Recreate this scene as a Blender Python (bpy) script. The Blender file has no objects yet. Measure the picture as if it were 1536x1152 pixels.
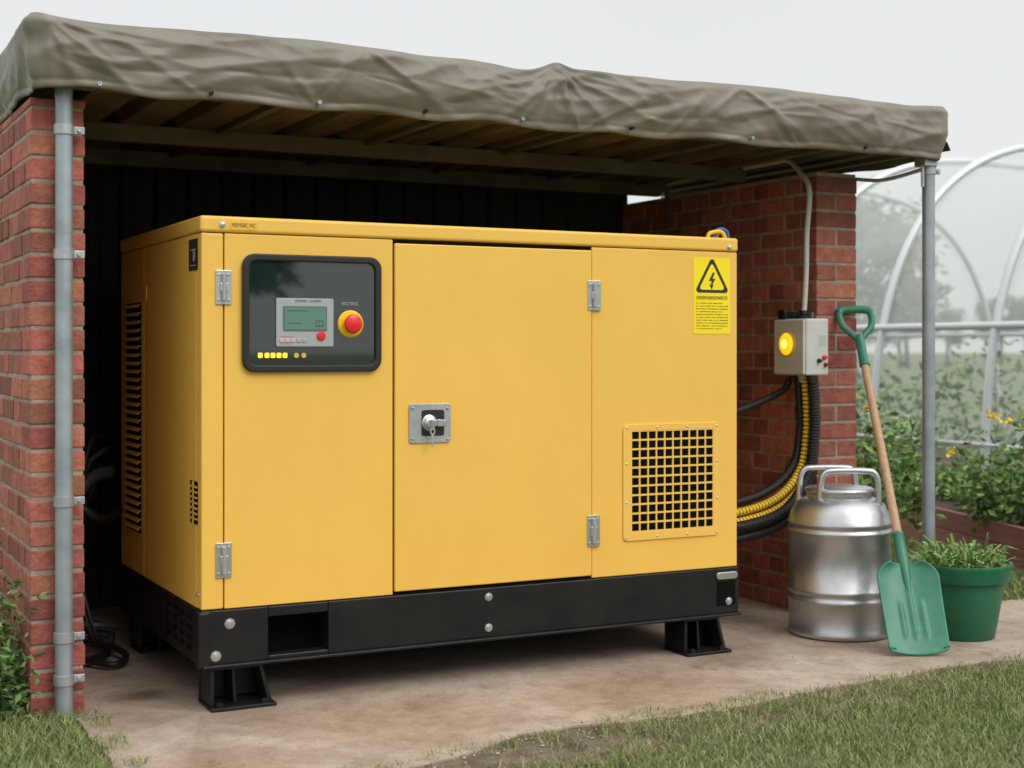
import bpy, bmesh, math, random
import numpy as np
from mathutils import Vector, noise, Matrix
random.seed(7); rng=np.random.default_rng(7)
S=bpy.context.scene
# ------------------------------------------------------------ camera model (metres)
FP=2169.0; HZ=525.0
C=Vector((-1.205,-4.442,1.127)); R=Vector((.8886,-.4587,0)); FW=Vector((.4587,.8886,0))
def ray(px,py): return R*((px-768)/FP)+FW+Vector((0,0,(HZ-py)/FP))
def onY(px,py,Y): d=ray(px,py); return C+d*((Y-C.y)/d.y)
def onX(px,py,X): d=ray(px,py); return C+d*((X-C.x)/d.x)
def onZ(px,py,Z=0.): d=ray(px,py); return C+d*((Z-C.z)/d.z)
def ft(px,py): p=onY(px,py,0); return (p.x,p.z)
def lf(px,py): p=onX(px,py,0); return (p.y,p.z)
cam=bpy.data.objects.new("camera",bpy.data.cameras.new("camera")); S.collection.objects.link(cam)
cam.location=C; cam.rotation_euler=(math.radians(90),0,-math.atan2(.4587,.8886))
cam.data.sensor_width=36; cam.data.lens=FP/1536*36; cam.data.shift_y=-51/1536; cam.data.clip_end=2000
cam.data.dof.use_dof=True; cam.data.dof.focus_distance=4.9; cam.data.dof.aperture_fstop=2.8
S.camera=cam
S.view_settings.view_transform='Standard'; S.view_settings.look='None'; S.view_settings.exposure=0
# ------------------------------------------------------------ materials
def mat(name,col,rough=.6,metal=0.,var=0.,vscale=4.,col2=None,bump=0.,bscale=60.,island=0.,emit=None,es=0.,spec=.5,stretch=None,coat=0.,detail=6.,bdist=.01):
    m=bpy.data.materials.new(name); m.use_nodes=True; nt=m.node_tree; N=nt.nodes; L=nt.links
    b=N["Principled BSDF"]; b.inputs["Roughness"].default_value=rough; b.inputs["Metallic"].default_value=metal
    b.inputs["Specular IOR Level"].default_value=spec; b.inputs["Coat Weight"].default_value=coat
    tc=N.new("ShaderNodeTexCoord"); co=tc.outputs["Object"]
    if stretch:
        mp=N.new("ShaderNodeMapping"); mp.inputs["Scale"].default_value=stretch; L.new(co,mp.inputs[0]); co=mp.outputs[0]
    c=(*col,1); out=None
    if col2 is not None:
        n=N.new("ShaderNodeTexNoise"); n.inputs["Scale"].default_value=vscale; n.inputs["Detail"].default_value=detail; n.inputs["Roughness"].default_value=.6
        L.new(co,n.inputs["Vector"]); r=N.new("ShaderNodeValToRGB"); r.color_ramp.elements[0].position=.35; r.color_ramp.elements[1].position=.65
        r.color_ramp.elements[0].color=c; r.color_ramp.elements[1].color=(*col2,1); L.new(n.outputs["Fac"],r.inputs[0]); out=r.outputs[0]
        rr=N.new("ShaderNodeMapRange"); rr.inputs[3].default_value=rough-.08; rr.inputs[4].default_value=min(1,rough+.08); L.new(n.outputs["Fac"],rr.inputs[0]); L.new(rr.outputs[0],b.inputs["Roughness"])
    if island>0:
        g=N.new("ShaderNodeNewGeometry"); h=N.new("ShaderNodeHueSaturation")
        mr=N.new("ShaderNodeMapRange"); mr.inputs[3].default_value=1-island; mr.inputs[4].default_value=1+island; L.new(g.outputs["Random Per Island"],mr.inputs[0]); L.new(mr.outputs[0],h.inputs["Value"])
        mh=N.new("ShaderNodeMapRange"); mh.inputs[3].default_value=.5-island*.04; mh.inputs[4].default_value=.5+island*.04
        ml=N.new("ShaderNodeMath"); ml.operation='MULTIPLY'; ml.inputs[1].default_value=7.31; fr=N.new("ShaderNodeMath"); fr.operation='FRACT'
        L.new(g.outputs["Random Per Island"],ml.inputs[0]); L.new(ml.outputs[0],fr.inputs[0]); L.new(fr.outputs[0],mh.inputs[0]); L.new(mh.outputs[0],h.inputs["Hue"])
        if out: L.new(out,h.inputs["Color"])
        else: h.inputs["Color"].default_value=c
        out=h.outputs[0]
    if out: L.new(out,b.inputs["Base Color"])
    else: b.inputs["Base Color"].default_value=c
    if bump>0:
        n2=N.new("ShaderNodeTexNoise"); n2.inputs["Scale"].default_value=bscale; n2.inputs["Detail"].default_value=5; L.new(co,n2.inputs["Vector"])
        bp=N.new("ShaderNodeBump"); bp.inputs["Strength"].default_value=bump; bp.inputs["Distance"].default_value=bdist; L.new(n2.outputs["Fac"],bp.inputs["Height"]); L.new(bp.outputs[0],b.inputs["Normal"])
    if emit: b.inputs["Emission Color"].default_value=(*emit,1); b.inputs["Emission Strength"].default_value=es
    return m
YEL=mat("yellow_paint",(.86,.52,.092),.42,col2=(.82,.485,.082),vscale=2.4,bump=.05,bscale=3.,bdist=.02,stretch=(1,1,.6))
YEL2=mat("yellow_plate",(.84,.51,.10),.4)
BLK=mat("black_paint",(.007,.007,.008),.42,col2=(.013,.012,.011),vscale=6,bump=.05,bscale=150,spec=.35)
HOLE=mat("dark_void",(.004,.004,.004),.9,spec=.1)
RUB=mat("black_rubber",(.012,.012,.012),.5)
HOSE=mat("grey_hose",(.06,.06,.06),.5)
SEAM=mat("seam_dark",(.12,.07,.015),.8)
STEEL=mat("galvanised_steel",(.50,.52,.54),.5,.75,col2=(.38,.40,.42),vscale=14,bump=.05,bscale=80)
CHR=mat("zinc_hardware",(.62,.62,.63),.32,.9)
POLE=mat("pole_galvanised",(.42,.46,.50),.45,.55,col2=(.30,.34,.38),vscale=9,bump=.06,bscale=60)
ALU=mat("aluminium",(.60,.61,.62),.38,.92,col2=(.46,.47,.48),vscale=5,bump=.10,bscale=20)
BRK=mat("red_brick",(.28,.082,.055),.88,col2=(.40,.140,.095),vscale=20,bump=.6,bscale=70,island=.34)
MOR=mat("mortar",(.40,.32,.26),.95,col2=(.27,.21,.175),vscale=12,bump=.5,bscale=90)
TARP=mat("tarpaulin_canvas",(.165,.142,.112),.50,col2=(.225,.197,.160),vscale=2.6,bump=.35,bscale=14,spec=.5)
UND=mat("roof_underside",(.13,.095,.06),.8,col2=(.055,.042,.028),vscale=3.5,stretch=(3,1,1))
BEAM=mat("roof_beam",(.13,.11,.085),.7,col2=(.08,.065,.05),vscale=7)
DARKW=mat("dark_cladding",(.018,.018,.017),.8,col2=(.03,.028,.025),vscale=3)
RED=mat("red_plastic",(.75,.018,.02),.3,coat=.3)
YST=mat("yellow_ring",(.9,.58,.01),.4)
LBL=mat("label_amber",(.80,.46,.05),.4)
YSIGN=mat("sticker_yellow",(.93,.72,.01),.4)
INK=mat("ink_black",(.02,.018,.012),.6)
GLASS=mat("panel_glass",(.010,.020,.021),.03,spec=.85,coat=.35)
GREYP=mat("grey_plastic",(.36,.38,.39),.5)
LCD=mat("lcd",(.10,.20,.16),.25,emit=(.1,.25,.18),es=.12)
LEDM=mat("led_on",(.9,.6,.02),.4,emit=(1,.60,.02),es=1.2)
LEDO=mat("led_dim",(.5,.38,.05),.4,emit=(1,.6,.05),es=.12)
LAMP=mat("lamp_on",(.95,.6,.03),.3,emit=(1,.55,.02),es=.9)
LAMP2=mat("lamp_core",(.95,.85,.2),.3,emit=(1,.80,.10),es=1.6)
BOXP=mat("box_plastic",(.56,.56,.53),.5,col2=(.50,.50,.47),vscale=8)
WHT=mat("white_conduit",(.55,.54,.51),.5)
YCAB=mat("yellow_cable",(.78,.50,.02),.5)
BLUE=mat("blue_wire",(.03,.12,.4),.5)
GRN=mat("green_plastic",(.010,.125,.062),.42,col2=(.018,.16,.082),vscale=9,bump=.05,bscale=60)
GRN2=mat("green_shovel_plastic",(.025,.165,.10),.42,col2=(.045,.22,.135),vscale=14,bump=.08,bscale=40)
WOOD=mat("ash_wood",(.52,.33,.20),.55,col2=(.38,.23,.13),vscale=10,stretch=(12,12,1.2))
SOIL=mat("soil",(.035,.022,.014),.95,col2=(.06,.04,.025),vscale=30,bump=1,bscale=60)
DIRT=mat("dirt",(.23,.175,.125),.95,col2=(.10,.075,.05),vscale=9,bump=1,bscale=40,bdist=.03)
PEB=mat("pebble",(.34,.30,.25),.9,island=.5)
BOARD=mat("bed_board",(.29,.11,.075),.8,col2=(.19,.08,.058),vscale=5,stretch=(1,1,8))
GRASS=mat("grass_blades",(.19,.245,.080),.7,island=.4,col2=(.27,.29,.125),vscale=2.0,spec=.2)
STRAW=mat("grass_straw",(.42,.36,.20),.8,island=.3,spec=.2)
LEAF=mat("leaf",(.10,.18,.05),.6,island=.45,spec=.25)
LEAFL=mat("leaf_light",(.22,.33,.10),.6,island=.35,spec=.25)
LEAFD=mat("leaf_dark",(.05,.09,.03),.6,island=.4,spec=.3)
FLOW=mat("flower_yellow",(.85,.6,.03),.5)
BARK=mat("bark",(.09,.065,.045),.9,bump=.6,bscale=20)
# ------------------------------------------------------------ helpers
def link(o,parent=None):
    S.collection.objects.link(o)
    if parent: o.parent=parent
    return o
def empty(name,loc=(0,0,0)):
    o=bpy.data.objects.new(name,None); o.empty_display_size=.1; S.collection.objects.link(o); return o
def mk(name,V,F,mats,parent=None,smooth=False,idx=None,bevel=0,segs=2,solid=0,angle=None):
    me=bpy.data.meshes.new(name); me.from_pydata([tuple(v) for v in V],[],[tuple(f) for f in F])
    if not isinstance(mats,(list,tuple)): mats=[mats]
    for m in mats: me.materials.append(m)
    if idx is not None: me.polygons.foreach_set("material_index",np.array(idx,dtype=np.int32))
    if smooth: me.polygons.foreach_set("use_smooth",[True]*len(me.polygons))
    me.update(); me.validate()
    o=bpy.data.objects.new(name,me); link(o,parent)
    if solid: s=o.modifiers.new("s",'SOLIDIFY'); s.thickness=solid; s.offset=0
    if bevel:
        b=o.modifiers.new("b",'BEVEL'); b.width=bevel; b.segments=segs; b.limit_method='ANGLE'; b.angle_limit=math.radians(35); b.harden_normals=False
    return o
def boxdata(x0,x1,y0,y1,z0,z1,o=0):
    V=[(x0,y0,z0),(x1,y0,z0),(x1,y1,z0),(x0,y1,z0),(x0,y0,z1),(x1,y0,z1),(x1,y1,z1),(x0,y1,z1)]
    F=[(0,3,2,1),(4,5,6,7),(0,1,5,4),(1,2,6,5),(2,3,7,6),(3,0,4,7)]
    return V,[tuple(i+o for i in f) for f in F]
def boxes(name,lst,m,parent=None,bevel=0,segs=2):
    V=[];F=[]
    for b in lst:
        x0,x1,y0,y1,z0,z1=b; v,f=boxdata(min(x0,x1),max(x0,x1),min(y0,y1),max(y0,y1),min(z0,z1),max(z0,z1),len(V)); V+=v;F+=f
    return mk(name,V,F,m,parent,bevel=bevel,segs=segs)
def box(name,x0,x1,y0,y1,z0,z1,m,parent=None,bevel=0,segs=2): return boxes(name,[(x0,x1,y0,y1,z0,z1)],m,parent,bevel,segs)
def frame(d):
    d=d.normalized(); a=Vector((0,0,1)) if abs(d.z)<.9 else Vector((1,0,0)); u=d.cross(a).normalized(); return u,d.cross(u).normalized()
def recalc(o):
    bm=bmesh.new(); bm.from_mesh(o.data); bmesh.ops.recalc_face_normals(bm,faces=bm.faces); bm.to_mesh(o.data); bm.free(); return o
def lathe_ax(name,p0,d,prof,m,parent=None,segs=32,smooth=True,bevel=0,idx=None):
    p0=Vector(p0); d=Vector(d).normalized(); u,w=frame(d); V=[];F=[]; I=[]
    for r,t in prof:
        for k in range(segs):
            a=2*math.pi*k/segs; V.append(p0+d*t+(u*math.cos(a)+w*math.sin(a))*r)
    n=len(prof)
    for i in range(n-1):
        for k in range(segs):
            k2=(k+1)%segs; F.append((i*segs+k,i*segs+k2,(i+1)*segs+k2,(i+1)*segs+k)); I.append(0 if idx is None else idx[i])
    if prof[0][0]>1e-6: F.append(tuple(range(segs))[::-1]); I.append(0 if idx is None else idx[0])
    if prof[-1][0]>1e-6: F.append(tuple((n-1)*segs+k for k in range(segs))); I.append(0 if idx is None else idx[-1])
    o=mk(name,V,F,m,parent,smooth,I); recalc(o)
    es=o.modifiers.new("e",'EDGE_SPLIT'); es.split_angle=math.radians(38)
    return o
def cyl(name,p0,p1,r,m,parent=None,segs=20,r2=None):
    p0=Vector(p0);p1=Vector(p1); d=p1-p0; L=d.length; r2=r if r2 is None else r2; c=min(r,r2)*.12
    return lathe_ax(name,p0,d,[(r-c,0),(r,c),(r2,L-c),(r2-c,L)],m,parent,segs)
def spline(pts,n=12):
    P=[Vector(p) for p in pts]; P=[P[0]*2-P[1]]+P+[P[-1]*2-P[-2]]; out=[]
    for i in range(1,len(P)-2):
        for k in range(n):
            t=k/n; a,b,c,d=P[i-1],P[i],P[i+1],P[i+2]
            out.append(.5*((2*b)+(c-a)*t+(2*a-5*b+4*c-d)*t*t+(3*b-a-3*c+d)*t**3))
    out.append(P[-2]); return out
def resample(P,step):
    out=[P[0]];acc=0
    for a,b in zip(P,P[1:]):
        L=(b-a).length
        if L<1e-9: continue
        t=step-acc
        while t<=L: out.append(a+(b-a)*(t/L)); t+=step
        acc=L-(t-step)
    return out
def sweep(name,P,rad,m,parent=None,segs=12,idxf=None,smooth=True):
    V=[];F=[];I=[]; u=None
    for i,p in enumerate(P):
        d=(P[min(i+1,len(P)-1)]-P[max(i-1,0)]).normalized()
        if u is None: u,_=frame(d)
        u=(u-d*u.dot(d)).normalized(); w=d.cross(u); r=rad(i) if callable(rad) else rad
        for k in range(segs):
            a=2*math.pi*k/segs; V.append(p+(u*math.cos(a)+w*math.sin(a))*r)
    for i in range(len(P)-1):
        for k in range(segs):
            k2=(k+1)%segs; F.append((i*segs+k,i*segs+k2,(i+1)*segs+k2,(i+1)*segs+k)); I.append(idxf(i) if idxf else 0)
    F.append(tuple(range(segs))[::-1]); I.append(0); F.append(tuple((len(P)-1)*segs+k for k in range(segs))); I.append(0)
    return mk(name,V,F,m,parent,smooth,I)
def tube(name,pts,r,m,parent=None,n=10,segs=12): return sweep(name,spline(pts,n),r,m,parent,segs)
def rr(x0,x1,z0,z1,rad,n=6):
    x0,x1=min(x0,x1),max(x0,x1); z0,z1=min(z0,z1),max(z0,z1); P=[]
    for cx,cz,a0 in ((x1-rad,z1-rad,0),(x0+rad,z1-rad,90),(x0+rad,z0+rad,180),(x1-rad,z0+rad,270)):
        for k in range(n+1):
            a=math.radians(a0+90*k/n); P.append((cx+rad*math.cos(a),cz+rad*math.sin(a)))
    return P
def plate(name,P,y0,y1,m,parent=None,bevel=0,axis='Y'):
    f=(lambda a,y,b:(a,y,b)) if axis=='Y' else (lambda a,y,b:(y,a,b))
    n=len(P); V=[f(a,y0,b) for a,b in P]+[f(a,y1,b) for a,b in P]
    F=[tuple(range(n)),tuple(range(2*n-1,n-1,-1))]+[(i,i+n,(i+1)%n+n,(i+1)%n) for i in range(n)]
    return recalc(mk(name,V,F,m,parent,bevel=bevel))
def ringplate(name,Po,Pi,y0,y1,m,parent=None,bevel=0):
    n=len(Po); V=[(a,y0,b) for a,b in Po]+[(a,y0,b) for a,b in Pi]+[(a,y1,b) for a,b in Po]+[(a,y1,b) for a,b in Pi]; F=[]
    for i in range(n):
        j=(i+1)%n; F+=[(i,j,n+j,n+i),(2*n+i,3*n+i,3*n+j,2*n+j),(i,2*n+i,2*n+j,j),(n+i,n+j,3*n+j,3*n+i)]
    return recalc(mk(name,V,F,m,parent,bevel=bevel,segs=3))
def text(name,s,loc,size,m,parent,rot=(math.pi/2,0,0),sx=1):
    c=bpy.data.curves.new(name,'FONT'); c.body=s; c.size=size; c.align_x='CENTER'; c.align_y='CENTER'; c.extrude=.0003
    o=bpy.data.objects.new(name,c); o.data.materials.append(m); o.location=loc; o.rotation_euler=rot; o.scale=(sx,1,1); link(o,parent); return o
def leaves(name,P,size,m,parent=None,up=.3,asp=.45,sizevar=.5,mats=None):
    P=np.asarray(P,float); N=len(P); d=rng.normal(size=(N,3)); d[:,2]=d[:,2]*.6+up; d/=np.linalg.norm(d,axis=1)[:,None]
    a=rng.normal(size=(N,3)); w=np.cross(d,a); w/=np.linalg.norm(w,axis=1)[:,None]; nn=np.cross(d,w)
    s=(size*(1-sizevar*rng.random(N)))[:,None]
    V=np.stack([P,P+d*s*.45+w*s*asp*.5+nn*s*.1,P+d*s,P+d*s*.45-w*s*asp*.5+nn*s*.1],1).reshape(-1,3)
    F=np.arange(N*4).reshape(N,4)
    return mk(name,V.tolist(),F.tolist(),m,parent)

# ------------------------------------------------------------ world and sun
W=bpy.data.worlds.new("World"); S.world=W; W.use_nodes=True; nt=W.node_tree; N=nt.nodes; L=nt.links
bg=N["Background"]; sky=N.new("ShaderNodeTexSky"); sky.sky_type='NISHITA'; sky.sun_disc=False
sdir=Vector((.30,-.80,.80)).normalized(); el=math.asin(sdir.z); sky.sun_elevation=el; sky.sun_rotation=math.atan2(sdir.x,sdir.y)
vm=N.new("ShaderNodeMix"); vm.data_type='RGBA'; vm.blend_type='MULTIPLY'; vm.inputs[0].default_value=1; vm.inputs[7].default_value=(.1,.1,.1,1); L.new(sky.outputs[0],vm.inputs[6])
tc=N.new("ShaderNodeTexCoord"); sp=N.new("ShaderNodeSeparateXYZ"); L.new(tc.outputs["Generated"],sp.inputs[0])
rp=N.new("ShaderNodeValToRGB"); e=rp.color_ramp.elements; e[0].position=0; e[0].color=(.88,.885,.875,1); e[1].position=1; e[1].color=(1.75,1.76,1.78,1)
x=rp.color_ramp.elements.new(.24); x.color=(.85,.86,.865,1)
x=rp.color_ramp.elements.new(.5); x.color=(1.22,1.23,1.25,1)
L.new(sp.outputs[2],rp.inputs[0])
nz=N.new("ShaderNodeTexNoise"); nz.inputs["Scale"].default_value=1.6; nz.inputs["Detail"].default_value=4; L.new(tc.outputs["Generated"],nz.inputs["Vector"])
mr=N.new("ShaderNodeMapRange"); mr.inputs[3].default_value=.94; mr.inputs[4].default_value=1.06; L.new(nz.outputs["Fac"],mr.inputs[0])
mx2=N.new("ShaderNodeMix"); mx2.data_type='RGBA'; mx2.blend_type='MULTIPLY'; mx2.inputs[0].default_value=1; L.new(rp.outputs[0],mx2.inputs[6]); L.new(mr.outputs[0],mx2.inputs[7])
mx=N.new("ShaderNodeMix"); mx.data_type='RGBA'; mx.inputs[0].default_value=.92; L.new(vm.outputs[2],mx.inputs[6]); L.new(mx2.outputs[2],mx.inputs[7])
L.new(mx.outputs[2],bg.inputs[0]); bg.inputs[1].default_value=1.0
sun=bpy.data.objects.new("sun",bpy.data.lights.new("sun",'SUN')); link(sun); sun.data.energy=1.5; sun.data.angle=math.radians(36); sun.data.color=(1,.965,.91)
sun.rotation_euler=sdir.to_track_quat('Z','Y').to_euler(); sun.location=(3,-6,8)

# ------------------------------------------------------------ ground + slab
def groundmat():
    m=bpy.data.materials.new("ground_grass"); m.use_nodes=True; nt=m.node_tree; N=nt.nodes; L=nt.links; b=N["Principled BSDF"]; b.inputs["Roughness"].default_value=.95
    tc=N.new("ShaderNodeTexCoord"); n=N.new("ShaderNodeTexNoise"); n.inputs["Scale"].default_value=1.1; n.inputs["Detail"].default_value=8; L.new(tc.outputs["Object"],n.inputs["Vector"])
    r=N.new("ShaderNodeValToRGB"); r.color_ramp.elements[0].position=.36; r.color_ramp.elements[0].color=(.13,.13,.065,1); r.color_ramp.elements[1].position=.55; r.color_ramp.elements[1].color=(.115,.165,.055,1)
    L.new(n.outputs["Fac"],r.inputs[0]); L.new(r.outputs[0],b.inputs["Base Color"])
    n2=N.new("ShaderNodeTexNoise"); n2.inputs["Scale"].default_value=50; n2.inputs["Detail"].default_value=6; L.new(tc.outputs["Object"],n2.inputs["Vector"])
    bp=N.new("ShaderNodeBump"); bp.inputs["Strength"].default_value=.8; bp.inputs["Distance"].default_value=.02; L.new(n2.outputs["Fac"],bp.inputs["Height"]); L.new(bp.outputs[0],b.inputs["Normal"]); return m
GM=groundmat()
mk("ground",[(-400,-400,-.012),(400,-400,-.012),(400,400,-.012),(-400,400,-.012)],[(0,1,2,3)],GM)
def concmat():
    m=bpy.data.materials.new("concrete"); m.use_nodes=True; nt=m.node_tree; N=nt.nodes; L=nt.links; b=N["Principled BSDF"]; b.inputs["Roughness"].default_value=.8
    tc=N.new("ShaderNodeTexCoord"); O=tc.outputs["Object"]
    def nz(s,d=6,ro=.6):
        n=N.new("ShaderNodeTexNoise"); n.inputs["Scale"].default_value=s; n.inputs["Detail"].default_value=d; n.inputs["Roughness"].default_value=ro; L.new(O,n.inputs["Vector"]); return n.outputs["Fac"]
    def ramp(f,p0,c0,p1,c1):
        r=N.new("ShaderNodeValToRGB"); r.color_ramp.elements[0].position=p0; r.color_ramp.elements[0].color=c0; r.color_ramp.elements[1].position=p1; r.color_ramp.elements[1].color=c1; L.new(f,r.inputs[0]); return r.outputs[0]
    base=ramp(nz(1.4),.3,(.36,.28,.215,1),.7,(.50,.42,.345,1))
    def mul(a,b_,f=1):
        x=N.new("ShaderNodeMix"); x.data_type='RGBA'; x.blend_type='MULTIPLY'; x.inputs[0].default_value=f; L.new(a,x.inputs[6]); L.new(b_,x.inputs[7]); return x.outputs[2]
    c=mul(base,ramp(nz(5,9,.72),.36,(.62,.57,.52,1),.56,(1,1,1,1)),.75)
    c=mul(c,ramp(nz(17,6,.7),.38,(.80,.77,.74,1),.52,(1,1,1,1)),.7)
    c=mul(c,ramp(nz(110,3),.35,(.84,.83,.82,1),.6,(1.04,1.04,1.04,1)))
    c=mul(c,ramp(nz(2.7,4),.30,(.42,.34,.27,1),.35,(1,1,1,1)),.7)
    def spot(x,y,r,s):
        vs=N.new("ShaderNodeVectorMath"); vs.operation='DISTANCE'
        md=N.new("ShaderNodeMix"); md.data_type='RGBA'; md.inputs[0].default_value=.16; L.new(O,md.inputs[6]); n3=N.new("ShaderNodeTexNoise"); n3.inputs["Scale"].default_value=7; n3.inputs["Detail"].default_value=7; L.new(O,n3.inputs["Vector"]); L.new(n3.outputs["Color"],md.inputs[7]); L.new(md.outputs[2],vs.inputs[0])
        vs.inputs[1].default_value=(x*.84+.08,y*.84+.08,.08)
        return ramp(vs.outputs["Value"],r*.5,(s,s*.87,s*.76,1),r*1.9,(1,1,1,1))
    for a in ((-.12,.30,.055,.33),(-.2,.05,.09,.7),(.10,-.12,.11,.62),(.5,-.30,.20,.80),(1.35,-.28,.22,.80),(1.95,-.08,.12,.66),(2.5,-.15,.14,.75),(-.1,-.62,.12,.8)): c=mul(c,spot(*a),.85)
    L.new(c,b.inputs["Base Color"])
    bp=N.new("ShaderNodeBump"); bp.inputs["Strength"].default_value=.4; bp.inputs["Distance"].default_value=.004; L.new(nz(45,8),bp.inputs["Height"]); L.new(bp.outputs[0],b.inputs["Normal"]); return m
CM=concmat()
def edgepts(a,b,amp,step=.03):
    a=Vector(a);b=Vector(b);n=max(2,int((b-a).length/step)); t=(b-a).normalized(); nr=Vector((t.y,-t.x)); out=[]
    for i in range(n):
        p=a+(b-a)*(i/n); k=noise.noise(Vector((p.x*2.3,p.y*2.3,3)))*amp+noise.noise(Vector((p.x*12,p.y*12,8)))*amp*.35; out.append(p+nr*k)
    return out
def sheet(name,poly,z,m,th=.03):
    n=len(poly); return mk(name,[(p.x,p.y,z) for p in poly]+[(p.x,p.y,z-th) for p in poly],[tuple(range(n))]+[(i,i+n,(i+1)%n+n,(i+1)%n) for i in range(n)],m)
poly=[]
poly+=edgepts((-.37,-.95),(.0,-.93),.03)+edgepts((0,-.93),(.75,-.72),.06)+edgepts((.75,-.72),(2.9,-.60),.07)+edgepts((2.9,-.6),(4.3,-.55),.06)+edgepts((4.3,-.55),(4.3,.25),.05)+edgepts((4.3,.25),(3.15,.40),.06)
poly+=[Vector((3.15,2.1)),Vector((-.5,2.1)),Vector((-.5,.2))]+edgepts((-.36,.14),(-.37,-.95),.03)
sheet("concrete_slab",poly,0,CM)
dp=edgepts((.05,-1.02),(1.45,-.98),.08)+edgepts((1.45,-.98),(2.6,-.76),.05)+edgepts((2.6,-.76),(2.9,-.56),.02)+[Vector((2.9,-.5)),Vector((.2,-.6)),Vector((.05,-.85))]
sheet("dirt_patch",dp,-.006,DIRT,.004)
# loose gravel and crumbs of soil
V=[];F=[]
def front_edge(x):
    if x<0: return -.93
    if x<.75: return -.93+(x/.75)*.21
    return -.72+(x-.75)/2.15*.12 if x<2.9 else -.6
for k in range(620):
    if k<430: x=random.uniform(-.1,3.2); y=front_edge(x)+random.gauss(-.03,.06)
    elif k<500: x=random.gauss(-.34,.03); y=random.uniform(-.9,.15)
    else: x=random.uniform(-.3,3.0); y=random.uniform(-.7,.3)
    r=random.uniform(.0015,.006) if k<430 else random.uniform(.001,.0035); o=len(V); z=r*.4-(.004 if y<front_edge(x) else 0)
    for dx,dy,dz in ((1,0,0),(0,1,0),(-1,0,0),(0,-1,0),(0,0,.7),(0,0,-.7)): V.append((x+dx*r*random.uniform(.7,1.3),y+dy*r*random.uniform(.7,1.3),z+dz*r))
    F+=[(o,o+1,o+4),(o+1,o+2,o+4),(o+2,o+3,o+4),(o+3,o,o+4),(o+1,o,o+5),(o+2,o+1,o+5),(o+3,o+2,o+5),(o,o+3,o+5)]
mk("gravel",V,F,PEB)

# ------------------------------------------------------------ brick shed
shed=empty("brick_shed")
def brickwall(name,x0,x1,y0,y1,z1,parent,seed):
    V=[];F=[]; g=.011; ch=.075; z=0.; k=0; rnd=random.Random(seed)
    while z<z1-.02:
        h=min(ch-g,z1-z)
        if k%2==0: cells=[(x0,x1)]; ln=.1125; y=y0
        else: cells=[(x0,(x0+x1)/2-g/2),((x0+x1)/2+g/2,x1)]; ln=.225; y=y0
        first=True
        while y<y1-.02:
            l=ln-g
            if first and k%2==1: l=ln*.75-g
            for a,b in cells:
                j=lambda:rnd.uniform(-.0026,.0026)
                v,f=boxdata(a+j(),b+j(),y+j(),min(y+l,y1)+j(),z+j()*.5,z+h+j()*.5,len(V)); V+=v;F+=f
            y+=l+g; first=False
        z+=ch;k+=1
    mk(name+"_bricks",V,F,BRK,parent,bevel=.004,segs=2)
    box(name+"_mortar",x0+.004,x1-.004,y0+.004,y1-.004,-.01,z1-.003,MOR,parent)
brickwall("side_wall_a",-.488,-.326,.151,2.1,1.90,shed,3)
brickwall("side_wall_b",2.752,2.970,.410,2.1,1.885,shed,5)
prof=[];x=-.325;V=[]
while x<2.75: prof+=[(x,2.0),(x+.05,2.0),(x+.065,1.975),(x+.11,1.975),(x+.125,2.0)]; x+=.15
for a,b in prof: V+=[(a,b,0),(a,b,1.95)]
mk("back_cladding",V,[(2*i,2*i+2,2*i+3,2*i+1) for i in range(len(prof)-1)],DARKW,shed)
V=[];prof=[];x=-.47
while x<3.05: prof+=[(x,1.955),(x+.12,1.955),(x+.14,1.99),(x+.18,1.99),(x+.2,1.955)]; x+=.215
for a,b in prof: V+=[(a,.06,b),(a,2.08,b)]
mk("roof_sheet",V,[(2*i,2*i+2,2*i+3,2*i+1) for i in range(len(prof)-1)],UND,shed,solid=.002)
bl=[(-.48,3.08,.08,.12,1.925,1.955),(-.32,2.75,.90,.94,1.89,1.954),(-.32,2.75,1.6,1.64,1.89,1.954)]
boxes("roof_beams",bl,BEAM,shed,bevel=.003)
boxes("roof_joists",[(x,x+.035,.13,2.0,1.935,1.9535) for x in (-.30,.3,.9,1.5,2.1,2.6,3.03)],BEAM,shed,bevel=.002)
def pole(name,x,y,z0,z1,clips):
    cyl(name,(x,y,z0),(x,y,z1),.0262,POLE,shed,28)
    for i,z in enumerate(clips):
        lathe_ax(f"{name}_clip_{i}",(x,y,z-.016),(0,0,1),[(.0265,0),(.031,.001),(.031,.031),(.0265,.032)],STEEL,shed,24)
        box(f"{name}_lug_{i}",x+.022,x+.062,y-.004,y+.004,z-.012,z+.012,STEEL,shed,.002)
        cyl(f"{name}_bolt_{i}",(x+.045,y-.012,z),(x+.045,y+.012,z),.006,CHR,shed,8)
pole("front_post",-.395,.112,.0,1.93,[1.80,1.42,.665,.25,.12])
pole("front_post_right",3.083,.097,.0,1.93,[1.87])
box("post_bracket",3.03,3.10,.06,.125,1.885,1.93,STEEL,shed,.004)
cyl("post_hook",(3.035,.08,1.80),(3.035,.08,1.89),.007,STEEL,shed,8)
tube("tie_pipe",[(2.96,.46,1.87),(3.02,.3,1.85),(3.08,.12,1.88)],.008,POLE,shed)
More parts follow.
